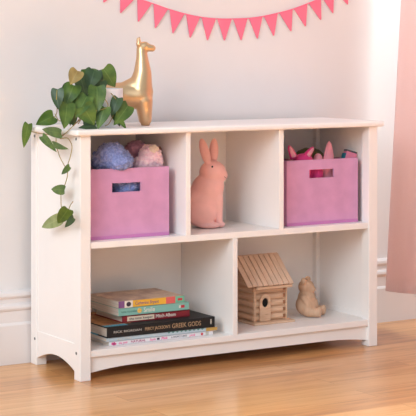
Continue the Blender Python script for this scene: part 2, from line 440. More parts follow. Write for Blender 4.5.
# light pink pointed toy
B, T = at_y(328.5, 163, .09), at_y(329.2, 141.0, .092)
t = thing('plush_toy', 'light pink pointed plush toy in the middle of the right bin', 'plush toy', (B.x, .09, zm+.06), 'toys in the right bin')
obj('pointed_ear', flat_cone(B, T, .0185, .012, pw_=1.15), M['lpink'], t, smooth=True)
me = sculpt([('e', at_y(325, 175, .095), (.03, .03, .034)), ('e', V((at_y(325, 175, .095).x, .095, zm+.06)), (.03, .03, .058)), ('e', at_y(318, 159, .095), (.013, .013, .016))], .002, 8)
link_mesh('body', me, M['lpink'], t, smooth=True)
# olive toy behind
a = at_y(309, 157, .15)
me = fleece([(a, (.05, .022, .026)), (V((a.x, .15, zm+.08)), (.045, .03, .06))], .003, 60, None, 7, .003)
o = link_mesh('plush_toy', me, M['olive'], None, smooth=True); rebase(o, (a.x, .15, zm+.03))
tag(o, 'dark olive soft toy barely visible behind the hot pink ears', 'plush toy', 'toys in the right bin')
# toy block standing on end
p = at_y(350, 155, .075)
t = thing('toy_box', 'pink and teal toy box with a dark top leaning in the right bin corner', 'toy box', (p.x, .09, zm+.02), None)
R = Matrix.Translation(p) @ Matrix.Rotation(math.radians(17), 4, 'Y') @ Matrix.Rotation(math.radians(-12), 4, 'Z')
def rbox(*a_, **k):
    b_ = bmesh.new(); box(b_, *a_, **k); b_.transform(R); return b_
obj('body', rbox(-.016, .016, -.010, .012, -.150, .0075, bev=.002), M['boxpink'], t)
obj('lid', rbox(-.0165, .0165, -.0085, .0128, .0076, .0125, bev=.0015), M['grey'], t, 'dark grey cap')
obj('side_stripe', rbox(-.0195, -.0162, -.0095, .0115, -.125, .001, bev=.001), M['teal'], t, 'teal side')
a = at_y(337.5, 176, .064); a.z = zm+.0715
bm = bmesh.new(); ellip(bm, a, (.018, .017, .067)); o = obj('toy_ball', bm, M['teal'], None, smooth=True); rebase(o, a)
tag(o, 'teal oval toy showing through the handle slot of the right bin', 'toy ball')

# ------------------------------------------------------------------ rabbit figurine
O = at_z(205, 229, zm)+FWD*.036; O.z = zm; s = .00258
t = thing('rabbit_figurine', 'salmon pink sitting rabbit figurine with upright ears in the top middle cubby', 'figurine', O)
prims = [('e', (-3, 0, 22), (21, 15, 22.5)), ('e', (2, 0, 36), (17, 13, 20)), ('e', (6.5, 0, 42), (13.5, 11.5, 16)), ('e', (8, 0, 56.5), (14, 11.5, 12.2)),
         ('e', (15.5, 0, 53.5), (8.2, 7.5, 7.5)), ('e', (-23, 0, 11), (6, 6, 6)),
         ('e', (-4, -9, 15), (15, 8, 14.5)), ('e', (-4, 9, 15), (15, 8, 14.5)),
         ('e', (3, -11, 3), (12, 5, 3.6)), ('e', (3, 11, 3), (12, 5, 3.6)),
         ('c', (12.5, -4.5, 30), 6, (14, -4.5, 4), 3.8), ('c', (12.5, 4.5, 30), 6, (14, 4.5, 4), 3.8),
         ('e', (15.5, -4.5, 3), (5, 4, 3.2)), ('e', (15.5, 4.5, 3), (5, 4, 3.2)),
         ('e', (-.6, -5, 77.5), (5.0, 3.2, 15), (0, -.27, 0)), ('e', (9.6, 5, 77), (5.0, 3.2, 14.5), (0, .05, 0))]
zmin = 0
me = place(sculpt(prims, .8, 7), O, -YAW+.10, s)
dz = zm-min(v.co.z for v in me.vertices); me.transform(Matrix.Translation((0, 0, dz)))
link_mesh('body', me, M['rabbit'], t, smooth=True)
RM = Matrix.Translation(O+V((0, 0, dz))) @ Matrix.Rotation(-YAW+.10, 4, 'Z') @ Matrix.Scale(s, 4)
from mathutils.bvhtree import BVHTree
def snap(me, u, v):
    """first hit of the sight line on a mesh given in world coordinates"""
    bv = BVHTree.FromPolygons([x.co.copy() for x in me.vertices], [list(p.vertices) for p in me.polygons])
    h = bv.ray_cast(CAM, ray(u, v).normalized()); return h[0], h[1]
body = me.copy(); body.transform(Matrix.Translation(O))
h, n = snap(body, 212.3, 166.8)
if h:
    bm = bmesh.new(); ellip(bm, h, (.0028, .0020, .0031), sub=3); obj('eye', bm, M['dark'], t, 'small black painted eye', smooth=True)
bm = bmesh.new(); ok = 0
for seq in (((224.3, 176.6), (225.4, 177.7), (226.6, 178.3)), ((226.6, 178.3), (227.2, 177.2), (227.6, 176.2))):
    hs = [snap(body, *q)[0] for q in seq]
    if all(hs): tube(bm, hs, .0007, 6); ok = 1
if ok: obj('mouth', bm, M['mouth'], t, 'thin dark painted mouth line')
else: bm.free()

# ------------------------------------------------------------------ books
def colour(name, rgb, rough=.45): return mat(name, rgb, rough)
K = dict(yellow=colour('cover_yellow', (242, 184, 62)), purple=colour('cover_purple', (128, 84, 140)), coral=colour('cover_coral', (228, 104, 100)),
         mint=colour('cover_mint', (120, 190, 160)), teal=colour('cover_teal', (136, 190, 178)), red=colour('cover_red', (140, 32, 44)),
         cream=colour('label_cream', (226, 208, 186)), black=colour('cover_black', (18, 16, 18), .6), lblue=colour('cover_pale_blue', (188, 202, 210)),
         white=colour('cover_white', (232, 226, 228)), gold=colour('cover_gold', (196, 152, 78)), pink=colour('print_pink', (232, 90, 150)),
         ink=colour('print_ink', (60, 48, 62)), tan=mat('cover_illustration', (224, 194, 170), .45, rgb2=(178, 144, 132), noise_scale=32),
         silver=colour('print_silver', (196, 188, 178)), orange=mat('cover_orange_art', (206, 148, 92), .45, rgb2=(150, 90, 56), noise_scale=26),
         cyan=colour('cover_cyan', (78, 160, 182)), lred=colour('print_red', (206, 44, 60)), ltext=colour('print_light', (236, 226, 214)), dteal=colour('print_teal', (88, 140, 132)), magenta=colour('print_magenta', (170, 60, 110)), bronze=colour('print_bronze', (176, 142, 108)))
GB = 'books stacked in the bottom left cubby'
def book(x0, x1_, y0, dep, z0, th, spine, top, label, hard=False):
    z0 += .0002; th -= .0003
    t = thing('book', label, 'book', ((x0+x1_)/2, y0+dep/2, z0), GB)
    c = .0022 if hard else .0009; ov = .003 if hard else 0
    bm = bmesh.new(); box(bm, x0+ov, x1_-ov, y0+c, y0+dep-ov, z0+c, z0+th-c); obj('page_block', bm, M['page'], t)
    bm = bmesh.new()
    box(bm, x0, x1_, y0, y0+dep, z0, z0+c, mi=1); box(bm, x0, x1_, y0, y0+dep, z0+th-c, z0+th, mi=1)
    box(bm, x0, x1_, y0, y0+c, z0+c*.5, z0+th-c*.5, mi=0)
    if hard: box(bm, x0+.0005, x1_-.0005, y0-.0012, y0+.001, z0+.0015, z0+th-.0015, .0008, 1)
    obj('cover', bm, [K[spine], K[top]], t)
    return t
def band(name, t, xa, xb, y, z0, z1, m, label=None):
    bm = bmesh.new(); box(bm, xa, xb, y-.0003, y+.0002, z0, z1); return obj(name, bm, m, t, label)
def ux(u, v, y): return at_y(u, v, y).x
zf = zb
ye = .031
# white magazine at the bottom
X0, X1 = ux(109, 346, ye), ux(213, 335, ye)
T = book(X0, X1, ye, .205, zf, .0112, 'white', 'white', 'thin white paperback with pink lettering at the bottom of the book stack')
zc = zf+.0056
bm = bmesh.new()
for q, (du, dz_, r_) in enumerate(((0, 0, .0034), (.005, .001, .0030), (.0085, -.001, .0026), (.004, -.002, .0026))): cyl(bm, (X0+.010+du, ye, zc+dz_), (0, 1, 0), r_, .0005, 12)
obj('flower_logo', bm, K['pink'], T, 'pink flower mark on the spine')
front_text('spine_lettering', T, 'the pink', X0+.027, ye-.0002, zc, .0085, K['pink'], .026, .2)
front_text('spine_lettering', T, 'NATURAL', X0+.062, ye-.0002, zc, .0080, K['magenta'], .043, 0, .0001)
front_text('spine_lettering', T, 'Style', X0+.116, ye-.0002, zc, .0085, K['pink'], .018, .2)
front_text('spine_lettering', T, 'Pink', X0+.150, ye-.0002, zc, .0095, K['pink'], .02, .2, .0001)
front_text('spine_lettering', T, 'LOOKS LIKE', X0+.180, ye-.0002, zc, .0062, K['ink'], .046)
front_text('spine_lettering', T, 'pink', X0+.234, ye-.0002, zc, .0085, K['pink'], .018, .2)
band('dark_mark', T, X0+.138, X0+.1455, ye, zc-.0025, zc+.0025, K['ink'])
bm = bmesh.new(); cyl(bm, (X0+.272, ye, zc), (0, 1, 0), .0035, .0006, 14); obj('red_dot', bm, K['lred'], T, 'round red mark')
band('grey_panel', T, X0+.283, X0+.292, ye, zc-.0042, zc+.0042, K['silver'])
# pale blue magazine
zf += .0112; ye = .030
X0, X1 = ux(106.7, 341, ye), ux(217, 329, ye)
T = book(X0, X1, ye, .215, zf, .0098, 'lblue', 'lblue', 'thin pale blue paperback with a gold spine end, second from the bottom')
band('gold_band', T, ux(206, 330, ye), X1+.0002, ye, zf+.0005, zf+.0093, K['gold'], 'gold end of the spine')
bm = bmesh.new()
for k in range(9):
    xx = X0+.175+k*.0125
    prism(bm, [(xx, zf+.0092), (xx+.010, zf+.0092), (xx+.004, zf+.0050)], 'y', ye-.0004, ye+.0001)
obj('leaf_pattern', bm, K['dteal'], T, 'dark green leaf edge along the spine')
front_text('spine_lettering', T, 'garden', X0+.03, ye-.0002, zf+.005, .006, K['silver'], .04)
# black hardback
zf += .0098; ye = .028; th = .0268
X0, X1 = ux(107.2, 333, ye), ux(214.8, 321, ye)
T = book(X0, X1, ye, .228, zf, th, 'black', 'black', 'large black hardback with pale lettering, the thickest book of the stack', True)
zc = zf+th/2
front_text('spine_lettering', T, 'RICK RIORDAN', X0+.017, ye-.0014, zc, .0078, K['silver'], .080)
front_text('spine_lettering', T, 'PERCY JACKSON\u2019S', X0+.107, ye-.0014, zc, .0112, K['bronze'], .074, 0, .0001)
front_text('spine_lettering', T, 'GREEK GODS', X0+.186, ye-.0014, zc, .0165, K['bronze'], .087, 0, .0001)
bm = bmesh.new(); ellip(bm, (X1-.0125, ye-.0012, zc), (.0022, .0006, .0055), sub=2); ellip(bm, (X1-.0125, ye-.0012, zc+.0062), (.0022, .0006, .002), sub=2)
obj('publisher_mark', bm, K['silver'], T, 'small pale upright mark')
bm = bmesh.new(); box(bm, X0+.0015, X0+.085, ye+.03, ye+.226, zf+th-.0003, zf+th+.0002); obj('cover_art', bm, K['orange'], T, 'orange and brown cover picture')
bm = bmesh.new(); box(bm, X0+.0012, X0+.065, ye+.010, ye+.0295, zf+th-.0003, zf+th+.0003); obj('cover_strip', bm, K['cyan'], T, 'light blue strip on the cover')
bm = bmesh.new(); box(bm, X0-.0002, X0+.02, ye+.05, ye+.2278, zf+.0001, zf+.0028); obj('jacket_edge', bm, K['cyan'], T, 'teal jacket edge')
# red book
zf += th; th = .0185
P = at_z(122.4, 323.2, zf); ye = P.y
print('red y', ye)
ye = min(max(ye, .04), .075)
X0, X1 = ux(122.4, 320, ye), ux(189.6, 314, ye)
T = book(X0, X1, ye, .150, zf, th, 'red', 'red', 'dark red hardback with a cream title label, right on the black book', True)
zc = zf+th/2
xa, xb = ux(127, 320, ye), ux(154, 316, ye)
band('title_label', T, xa, xb, ye-.0012, zc-.0058, zc+.0058, K['cream'], 'cream title label')
front_text('spine_lettering', T, 'the time keeper', xa+.006, ye-.0016, zc, .0085, K['ink'], xb-xa-.010)
front_text('spine_lettering', T, 'Mitch Albom', xb+.004, ye-.0014, zc, .0125, K['ltext'], .060, 0, .0001)
# teal book
zf += th; th = .0198; 
X0, X1 = ux(118.4, 312, ye-.004), ux(188.9, 306, ye-.004); ye -= .004
T = book(X0, X1, ye, .152, zf, th, 'teal', 'teal', 'teal paperback with a yellow smiling face on the spine, second from the top')
zc = zf+th/2
front_text('spine_lettering', T, 'RAINA TELGEMEIER', X0+.008, ye-.0002, zc, .0068, K['dteal'], .045)
xs = ux(139.5, 310, ye)
bm = bmesh.new(); cyl(bm, (xs, ye-.0002, zc), (0, 1, 0), .0062, .0006, 24); f = obj('smiling_face', bm, K['yellow'], T, 'round yellow smiling face')
bm = bmesh.new()
for dx in (-.002, .002): cyl(bm, (xs+dx, ye-.0006, zc+.0018), (0, 1, 0), .0007, .0004, 8)
tube(bm, [(xs+.0034*math.cos(a_), ye-.0007, zc+.0034*math.sin(a_)) for a_ in [PI*1.15+PI*.7*i/8 for i in range(9)]], .0005, 6)
obj('face_mark', bm, K['ltext'], f)
front_text('spine_lettering', T, 'Smile', xs+.012, ye-.0002, zc, .0170, K['ltext'], .033, 0, .0001)
xr = ux(181, 306, ye)
band('publisher_mark', T, xr, xr+.0105, ye, zc-.0035, zc+.0035, K['lred'], 'small red mark')
band('pale_mark', T, xr-.006, xr-.001, ye, zc-.0035, zc+.0035, K['ltext'])
# yellow book on top
zf += th; th = .0182
X0, X1 = ux(118.6, 304, ye), ux(184.2, 298, ye)
T = book(X0, X1, ye, .150, zf, th, 'yellow', 'tan', 'paperback with a yellow, purple and coral spine on top of the stack')
zc = zf+th/2; za, zz = zf+.0006, zf+th-.0006
xa = ux(124.5, 303, ye); xb = ux(132.8, 302, ye)
band('purple_band', T, X0-.0002, xa, ye, za, zz, K['purple'], 'purple end of the spine')
band('picture_panel', T, xa, xb, ye, za, zz, K['ltext'], 'small portrait panel')
bm = bmesh.new(); ellip(bm, ((xa+xb)/2, ye-.0003, zc), (.007, .0006, .006), sub=2); obj('portrait', bm, K['ink'], T)
band('coral_band', T, ux(166, 299, ye), ux(175.3, 298, ye), ye, za, zz, K['coral'], 'coral band')
band('mint_band', T, ux(175.3, 298, ye), X1+.0002, ye, za, zz, K['mint'], 'mint green end of the spine')
band('publisher_mark', T, ux(177.8, 298, ye), ux(182.2, 298, ye), ye-.0003, zc-.003, zc+.003, K['lred'], 'small red mark')
front_text('spine_lettering', T, 'Catherine Bryant', xb+.006, ye-.0002, zc, .0115, K['purple'], .070, .15)

# ------------------------------------------------------------------ birdhouse
hy = .105; zp = zb+.006
XL, XR = at_y(254, 322, hy).x, at_y(287, 319, hy).x
hw = XR-XL; hd = .100
eave = at_y(293.3, 284, hy-.022); ridge_z = at_y(279, 253.4, hy+.058).z
print('house', XL, XR, 'eave z', eave.z, 'ridge', ridge_z, 'roof right', eave.x, 'ridge x', at_y(279, 253.4, hy+.058).x, 'eave left', at_y(246.8, 289.5, hy-.022))
RX0, RX1 = at_y(246.8, 289.5, hy-.022).x, eave.x
t = thing('birdhouse', 'small unpainted wooden log cabin birdhouse with a round entrance hole', 'birdhouse', ((XL+XR)/2, hy+hd/2, zb))
bm = bmesh.new(); box(bm, XL-.012, XR+.012, hy-.022, hy+hd+.014, zb+.0002, zp, .0008, 1); obj('base_plate', bm, M['log'], t)
wall_top = eave.z-.004
bm = bmesh.new(); nl = 5; lh = (wall_top-zp)/nl
for k in range(nl):
    z0 = zp+k*lh
    e = .0035
    def hlog(axis, a, b, c, rr, zc_):
        if axis == 'x': cyl(bm, ((a+b)/2, c, zc_), (1, 0, 0), rr, b-a, 14)
        else: cyl(bm, (c, (a+b)/2, zc_), (0, 1, 0), rr, b-a, 14)
    r_ = lh/2*1.04
    hlog('x', XL+.004, XR-.004, hy+.0008+r_, r_, z0+lh/2); hlog('x', XL+.004, XR-.004, hy+hd-.0065, r_, z0+lh/2)
    hlog('y', hy+.004, hy+hd-.004, XL+.0065, r_, z0+lh/2); hlog('y', hy+.004, hy+hd-.004, XR-.0065, r_, z0+lh/2)
obj('log_walls', bm, M['log'], t)
for (cx, cy) in ((XL, hy), (XR-.005, hy), (XL, hy+hd-.005), (XR-.005, hy+hd-.005)):
    bm = bmesh.new(); box(bm, cx, cx+.005, cy-.0015, cy+.0045, zp, wall_top, .0006, 1); obj('corner_post', bm, M['log'], t)
for k in range(nl):
    z0 = zp+k*lh
    if k % 2 == 0 or True:
        for (xa, xb, ya, yb) in ((XR-.0125, XR-.0055, hy-.0012, hy+.003), (XL-.0012, XL+.003, hy+hd*.55, hy+hd*.92)):
            bm = bmesh.new(); box(bm, xa, xb, ya, yb, z0+lh*.30, z0+lh*.78, .0006, 1); obj('notch', bm, M['logdark'], t, 'darker notched log end')
# gables
yr = hy+hd/2+.003
for xg in (XL+.001, XR-.007):
    bm = bmesh.new(); prism(bm, [(hy+.004, wall_top), (hy+hd-.004, wall_top), (yr, ridge_z-.008)], 'x', xg, xg+.006); obj('gable', bm, M['log'], t)
# roof: planks laid side by side down each slope
yf = hy-.024; ybk = yr+(yr-yf)
def roof_side(ya, za, yb, zb_, name):
    bm = bmesh.new(); n = 9; w = (RX1-RX0)/n
    d = V((0, yb-ya, zb_-za)); L_ = d.length; d.normalize(); nrm = V((0, -d.z, d.y))
    if nrm.z < 0: nrm = -nrm
    for k in range(n):
        lift = .0006 if k % 2 else 0
        g = bmesh.ops.create_cube(bm, size=1); vs = g['verts']
        for v in vs:
            a_ = V((RX0+w*(k+.5)+v.co.x*(w-.0024), 0, 0)); 
            p_ = V((0, ya, za))+d*(L_*(v.co.y+.5))+nrm*(.0042*(v.co.z+.5)+lift)
            v.co = V((a_.x, p_.y, p_.z))
        es = list({e_ for v in vs for e_ in v.link_edges}); bmesh.ops.bevel(bm, geom=es, offset=.0006, segments=1, affect='EDGES')
    # boarding under the planks
    g = bmesh.ops.create_cube(bm, size=1)
    for v in g['verts']:
        p_ = V((0, ya, za))+d*(L_*(v.co.y*.97+.5))+nrm*(.002*(v.co.z-.5))
        v.co = V((RX0+.002+(v.co.x+.5)*(RX1-RX0-.004), p_.y, p_.z))
        for f_ in v.link_faces: f_.material_index = 1
    obj(name, bm, [M['roof'], M['logdark']], t)
roof_side(yf, eave.z+.001, yr, ridge_z, 'roof')
roof_side(ybk, eave.z+.001, yr, ridge_z, 'roof')
bm = bmesh.new(); box(bm, XL-.004, RX1-.002, hy-.0215, hy-.0155, eave.z-.0075, eave.z-.0002, .0006, 1); obj('eave_board', bm, M['log'], t)
bm = bmesh.new(); box(bm, XL-.001, XR+.001, hy-.016, hy+.004, eave.z-.0035, eave.z-.0012); obj('soffit_board', bm, M['logdark'], t)
# arched door plaque with hole
hc = at_y(265.3, 302.6, hy-.004); zt = at_y(265.3, 294.0, hy-.004).z; rw = (at_y(270.6, 303, hy-.004).x-at_y(260, 303, hy-.004).x)/2
bm = bmesh.new(); Rh = .0124; n = 96
def plq(y):
    out, inn = [], []
    for k in range(n):
        a_ = 2*PI*k/n; ca, sa = math.cos(a_), math.sin(a_)
        inn.append(bm.verts.new((hc.x+Rh*.82*ca, y, hc.z+Rh*sa)))
        if sa >= 0: q = (rw*ca, (zt-hc.z)*sa)
        else:
            dn = hc.z-zp-.001; k_ = min(rw/max(abs(ca), 1e-6), dn/max(abs(sa), 1e-6)); q = (k_*ca, k_*sa)
        out.append(bm.verts.new((hc.x+q[0], y, hc.z+q[1])))
    return out, inn
oa, ia = plq(hy-.0045); ob, ib = plq(hy-.0003)
for k in range(n):
    j = (k+1) % n
    bm.faces.new((oa[k], oa[j], ia[j], ia[k])); bm.faces.new((ob[k], ib[k], ib[j], ob[j]))
    bm.faces.new((oa[k], ob[k], ob[j], oa[j])); bm.faces.new((ia[k], ia[j], ib[j], ib[k]))
pl = obj('door_plaque', bm, M['log'], t)
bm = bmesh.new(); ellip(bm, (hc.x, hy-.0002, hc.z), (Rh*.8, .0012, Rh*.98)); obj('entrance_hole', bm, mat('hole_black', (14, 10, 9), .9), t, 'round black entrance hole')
bm = bmesh.new(); q = at_y(266.8, 314.2, hy-.0047)
tube(bm, [(q.x+(i-4)*.0012, q.y, q.z+.0006*math.sin(i*1.9)) for i in range(9)], .0005, 6); obj('carved_mark', bm, M['logdark'], pl, 'tiny dark carved mark')

# ------------------------------------------------------------------ wooden bear figurine
O = at_z(309, 317.5, zb)+FWD*.024; O.z = zb; s = mpp(O)*.94
t = thing('bear_figurine', 'small carved wooden bear sitting beside the birdhouse', 'figurine', O)
prims = [('e', (-1.5, 0, 11), (12.4, 12, 12)), ('e', (-2.0, 0, 18), (9.6, 10, 10.5)), ('e', (-2.5, 0, 30.2), (8.6, 8.6, 8.0)), ('e', (4.4, 0, 28.2), (3.6, 4.6, 3.6)),
         ('e', (-3.0, -7.2, 37), (3.2, 3.8, 3.7)), ('e', (-3.0, 7.2, 37), (3.2, 3.8, 3.7)),
         ('c', (2, -7, 5.5), 6.2, (11.5, -7.5, 4.8), 5.0), ('c', (2, 7, 5.5), 6.2, (11.5, 7.5, 4.8), 5.0),
         ('e', (14.5, -7.5, 5.6), (2.6, 4.8, 5.6)), ('e', (14.5, 7.5, 5.6), (2.6, 4.8, 5.6)),
         ('c', (-2, -9.5, 20), 3.4, (3, -9, 12), 3.2), ('c', (-2, 9.5, 20), 3.4, (3, 9, 12), 3.2)]
me = place(sculpt(prims, .7, 6), O, -YAW-.38, s)
dz = zb-min(v.co.z for v in me.vertices); me.transform(Matrix.Translation((0, 0, dz)))
link_mesh('body', me, M['bear'], t, smooth=True)

# ------------------------------------------------------------------ gold llama figurine
zt_ = H+.0150
O = at_z(140, 125.5, zt_)+FWD*.012; O.z = zt_; s = .00251
t = thing('llama_figurine', 'shiny gold llama figurine standing behind the plant pot', 'figurine', O)
prims = [('c', (1.2, 0, 77), 5.0, (2.0, 0, 66), 6.2), ('c', (2.0, 0, 66), 6.2, (2.4, 0, 50), 9.4), ('c', (2.4, 0, 50), 9.4, (-.2, 0, 34), 13.0),
         ('c', (2, 0, 77.5), 5.0, (12.6, 0, 76), 3.6), ('e', (4.5, 0, 78), (5.6, 5, 5.2)),
         ('c', (-1.6, -2.6, 80), 2.9, (-.8, -2.6, 87.4), 1.1), ('c', (-1.6, 2.6, 80), 2.9, (-2.6, 2.6, 86.5), 1.1),
         ('c', (-1, 0, 27.5), 14.2, (-36, 0, 27), 13.5), ('c', (0, 0, 38), 11.5, (-14, 0, 32), 10.5), ('e', (2.6, 0, 31), (11, 9.5, 13)),
         ('c', (3.6, -4.5, 22), 9.4, (5.4, -5, 3), 6.4), ('c', (3.2, 4.5, 22), 9.2, (4.8, 5, 3), 6.4),
         ('c', (-37, -5, 22), 8, (-38, -5, 3), 5), ('c', (-37, 5, 22), 8, (-38, 5, 3), 5),
         ('e', (-50, 0, 34), (4, 3, 6))]
me = place(sculpt(prims, .75, 14), O, -YAW+.06, s)
dz = zt_-min(v.co.z for v in me.vertices); me.transform(Matrix.Translation((0, 0, dz+.0001)))
for v in me.vertices:                                   # flat soles
    if v.co.z < zt_+.004: v.co.z = zt_+.0001
link_mesh('body', me, M['gold'], t, smooth=True)

# ------------------------------------------------------------------ potted pothos
PY = .082
pc = at_y(104.5, 120, PY); pr = (at_y(122.6, 110, PY).x-at_y(86.4, 110, PY).x)/2*cs*1.0
pr = .0465
ph = at_y(104.5, 88.3, PY).z-zt_
t = thing('potted_plant', 'trailing green plant in a white pot on the top left of the bookshelf', 'potted plant', (pc.x, PY, zt_))
bm = bmesh.new(); n = 40
ringp = [(pr*.93, .0002), (pr*.97, .003), (pr*1.0, ph*.5), (pr, ph-.001), (pr-.0006, ph), (pr-.005, ph), (pr-.006, ph-.002), (pr-.006, ph-.012), (.0005, ph-.012)]
def lathe(bm, prof, c):
    rs = [[bm.verts.new((c[0]+r*math.cos(2*PI*k/n), c[1]+r*math.sin(2*PI*k/n), c[2]+z)) for k in range(n)] for r, z in prof]
    for i in range(len(rs)-1):
        for k in range(n): bm.faces.new((rs[i][k], rs[i][(k+1) % n], rs[i+1][(k+1) % n], rs[i+1][k]))
    bm.faces.new(rs[0]); bm.faces.new(rs[-1])
lathe(bm, ringp, (pc.x, PY, zt_)); obj('pot', bm, M['pot'], t, smooth=False)
bm = bmesh.new(); lathe(bm, [(.001, -.002), (pr-.0065, -.002), (pr-.008, .003), (pr*.5, .007), (.001, .008)], (pc.x, PY, zt_+ph-.010)); obj('soil', bm, M['soil'], t, smooth=True)

fb = bmesh.new(); uvl = fb.loops.layers.uv.new('leaf')
def leaf(B, T, w, mi=0, tilt=0, cup=.25, droop=.12):
    B, T = V(B), V(T); a = T-B; L_ = a.length; a.normalize()
    nv = (CAM-B).normalized(); b = a.cross(nv).normalized(); nv = b.cross(a).normalized()
    R_ = Matrix.Rotation(tilt, 3, a); b = R_ @ b; nv = R_ @ nv
    nr, ns = 16, 5; g = []
    for i in range(nr):
        t_ = i/(nr-1)
        h_ = w/2*max(.02, math.sin(PI*t_**.56)**.86 if 0 < t_ < 1 else 0)
        row = []
        for j in range(-ns, ns+1):
            s_ = j/ns
            p_ = B+a*(t_*L_-.27*L_*abs(s_)**1.5*(1-t_)**2.6*h_/(w/2))+b*(h_*s_)
            p_ += nv*(cup*h_*(abs(s_)**1.4)-droop*L_*(t_-.35)**2+.04*h_*math.sin(6*t_+3*s_))
            row.append((fb.verts.new(p_), ((s_+1)/2, t_)))
        g.append(row)
    for i in range(nr-1):
        for j in range(2*ns):
            q = [g[i][j], g[i][j+1], g[i+1][j+1], g[i+1][j]]
            f_ = fb.faces.new([x[0] for x in q]); f_.material_index = mi; f_.smooth = True
            for lp, x in zip(f_.loops, q): lp[uvl].uv = x[1]
# (base u,v, tip u,v, width px, kind, depth Y of base, tip offset, tilt degrees)
LV = [(77, 72, 70.5, 84, 12, 2, .022, -.004, 5), (98, 74, 87.5, 69, 6.5, 0, .07, 0, 40), (104.5, 70.5, 115, 86.5, 15.5, 0, .065, -.01, -18),
      (99, 73, 102, 86, 7, 1, .055, 0, 45), (94, 72, 89, 88.5, 14, 1, .045, -.01, 8), (81, 79, 86, 97, 12.5, 1, .05, -.008, -20), (73, 87, 66, 105, 14, 0, .045, -.008, 10),
      (57.5, 91, 58, 109, 10.5, 1, .03, -.006, 15), (69, 88, 62, 108, 11, 1, .055, -.004, -10), (72, 100, 70, 125, 11, 1, .05, 0, 12), (86, 98, 76, 117, 13, 0, .032, -.010, 15), (67, 106, 64.5, 128, 14, 0, .03, -.008, -22),
      (84, 108, 94, 124.5, 16, 0, .022, -.008, -8), (97, 89, 97, 113, 14.5, 0, .028, -.010, -8), (104, 109, 98, 128, 12, 0, .022, -.01, 12),
      (117.5, 99.5, 111.5, 116, 9.5, 1, .022, -.006, 15), (127, 107.5, 114.5, 124.5, 12.5, 0, .02, -.006, -12), (121, 121, 126, 129, 4, 0, .012, 0, 20),
      (94, 126, 79, 127.5, 6, 1, .018, 0, 25), (101, 82, 97, 97, 10, 1, .04, 0, -20), (88, 95, 92, 108, 11, 1, .045, 0, 30), (71, 112, 74, 126, 10, 1, .04, 0, -20),
      (92, 112, 84, 126, 11, 1, .03, 0, 20), (86, 70, 90, 80, 9, 0, .08, 0, 20), (76, 96, 82, 108, 10, 1, .05, 0, 10), (115, 112, 120, 126, 9, 1, .03, -.004, -30)]
for (bu, bv, tu, tv, w, mi, Y, dy, ti) in LV:
    B = at_y(bu, bv, Y); T_ = at_y(tu, tv, Y+dy); leaf(B+(B-T_)*.10, T_+(T_-B)*.03, w*1.28*mpp(B), mi, math.radians(ti*.8), .16)
# leaves hanging past the left side of the bookshelf
HV = [(52.5, 116.5, 36, 124.5, 13, 0, .0, 12), (28, 125.5, 23.5, 148, 8.2, 0, -.028, 12), (59.5, 133, 41, 129.5, 9, 0, -.032, -18), (43, 137, 56, 151.5, 6.6, 0, -.026, 5), (53.8, 144.4, 67.7, 149.2, 5.6, 0, -.026, 20),
      (69, 167, 61, 174.5, 5.5, 0, -.024, 20), (63.5, 190, 50.5, 189, 8.5, 0, -.024, 5), (67.5, 210, 57.5, 224, 11.5, 0, -.030, -8), (59.5, 219, 40.5, 227.8, 10.5, 3, -.024, 5), (73, 218.5, 64.2, 227.6, 6, 1, -.024, 20)]
for (bu, bv, tu, tv, w, mi, X, ti) in HV:
    B = at_x(bu, bv, X-.006) if X else at_y(bu, bv, .15); T_ = at_x(tu, tv, X-.010) if X else at_y(tu, tv, .15)
    leaf(B+(B-T_)*.06, T_, w*1.22*mpp(B), mi, math.radians(ti), .15, .08)
obj('foliage', fb, LEAF, t, smooth=True, recalc=False)
vb = bmesh.new()
def vine(pts, r=.0011, X=None, Y=None):
    P_ = []
    for p in pts:
        if len(p) == 3: P_.append(at_y(p[0], p[1], p[2]))
        else: P_.append(at_x(p[0], p[1], X) if X is not None else at_y(p[0], p[1], Y))
    tube(vb, spline(P_, 6), r, 7)
XS = -.024
p0 = at_y(76, 122, .035)
def trail(a_, b_, r=.0011):
    """a_: points on depth Y, b_: points on the plane beside the bookshelf"""
    P_ = [at_y(u, v, Y) for u, v, Y in a_]+[at_x(u, v, X) for u, v, X in b_]; tube(vb, spline(P_, 6), r, 7)
trail([(90, 100, .04), (80, 118, .035), (71, 128, .02)], [(65, 133.5, -.022), (59, 136, -.026), (48, 134.5, -.026), (38, 133, -.026), (29.5, 130.5, -.026), (28.5, 126, -.030)])
trail([(82, 118, .035), (72, 127, .02)], [(66, 133, -.022), (60, 138.5, -.027), (67, 138, -.026), (70.5, 142, -.026), (72, 147.5, -.026), (70.2, 157, -.026), (67.5, 166, -.026), (67.6, 172, -.026), (67, 178, -.026), (64, 187, -.026), (61.3, 191, -.026), (61, 200, -.026), (61.8, 208, -.026), (66.5, 213, -.026), (70.5, 205, -.026), (73, 201.5, -.026)])
trail([], [(56, 138, -.028), (56.5, 146, -.027), (59.5, 156, -.026), (63.5, 164, -.026), (67.3, 171, -.026)])
trail([(72, 90, .05), (76, 100, .045), (82, 112, .035)], [])
trail([(57, 90, .03), (56.5, 100, .03), (57, 112, .06), (54, 118, .14)], [])
trail([(55, 114, .10), (60, 121, .05), (70, 116, .045)], [])
trail([(77, 71, .075), (79, 80, .07), (84, 90, .06), (90, 96, .06)], [])
trail([(104, 73, .07), (103, 82, .075), (104, 92, .078)], [])
trail([(108, 90, .05), (112.5, 95, .03), (116, 99, .024)], [])
trail([(100, 92, .04), (108, 106, .022), (96, 111, .022), (88, 115, .02)], [])
trail([(118, 104, .022), (110, 122, .02), (105, 126, .02)], [])
trail([(85, 108, .03), (81, 119, .03), (78, 124, .022)], [])
obj('vines', vb, M['vine'], t, smooth=True)

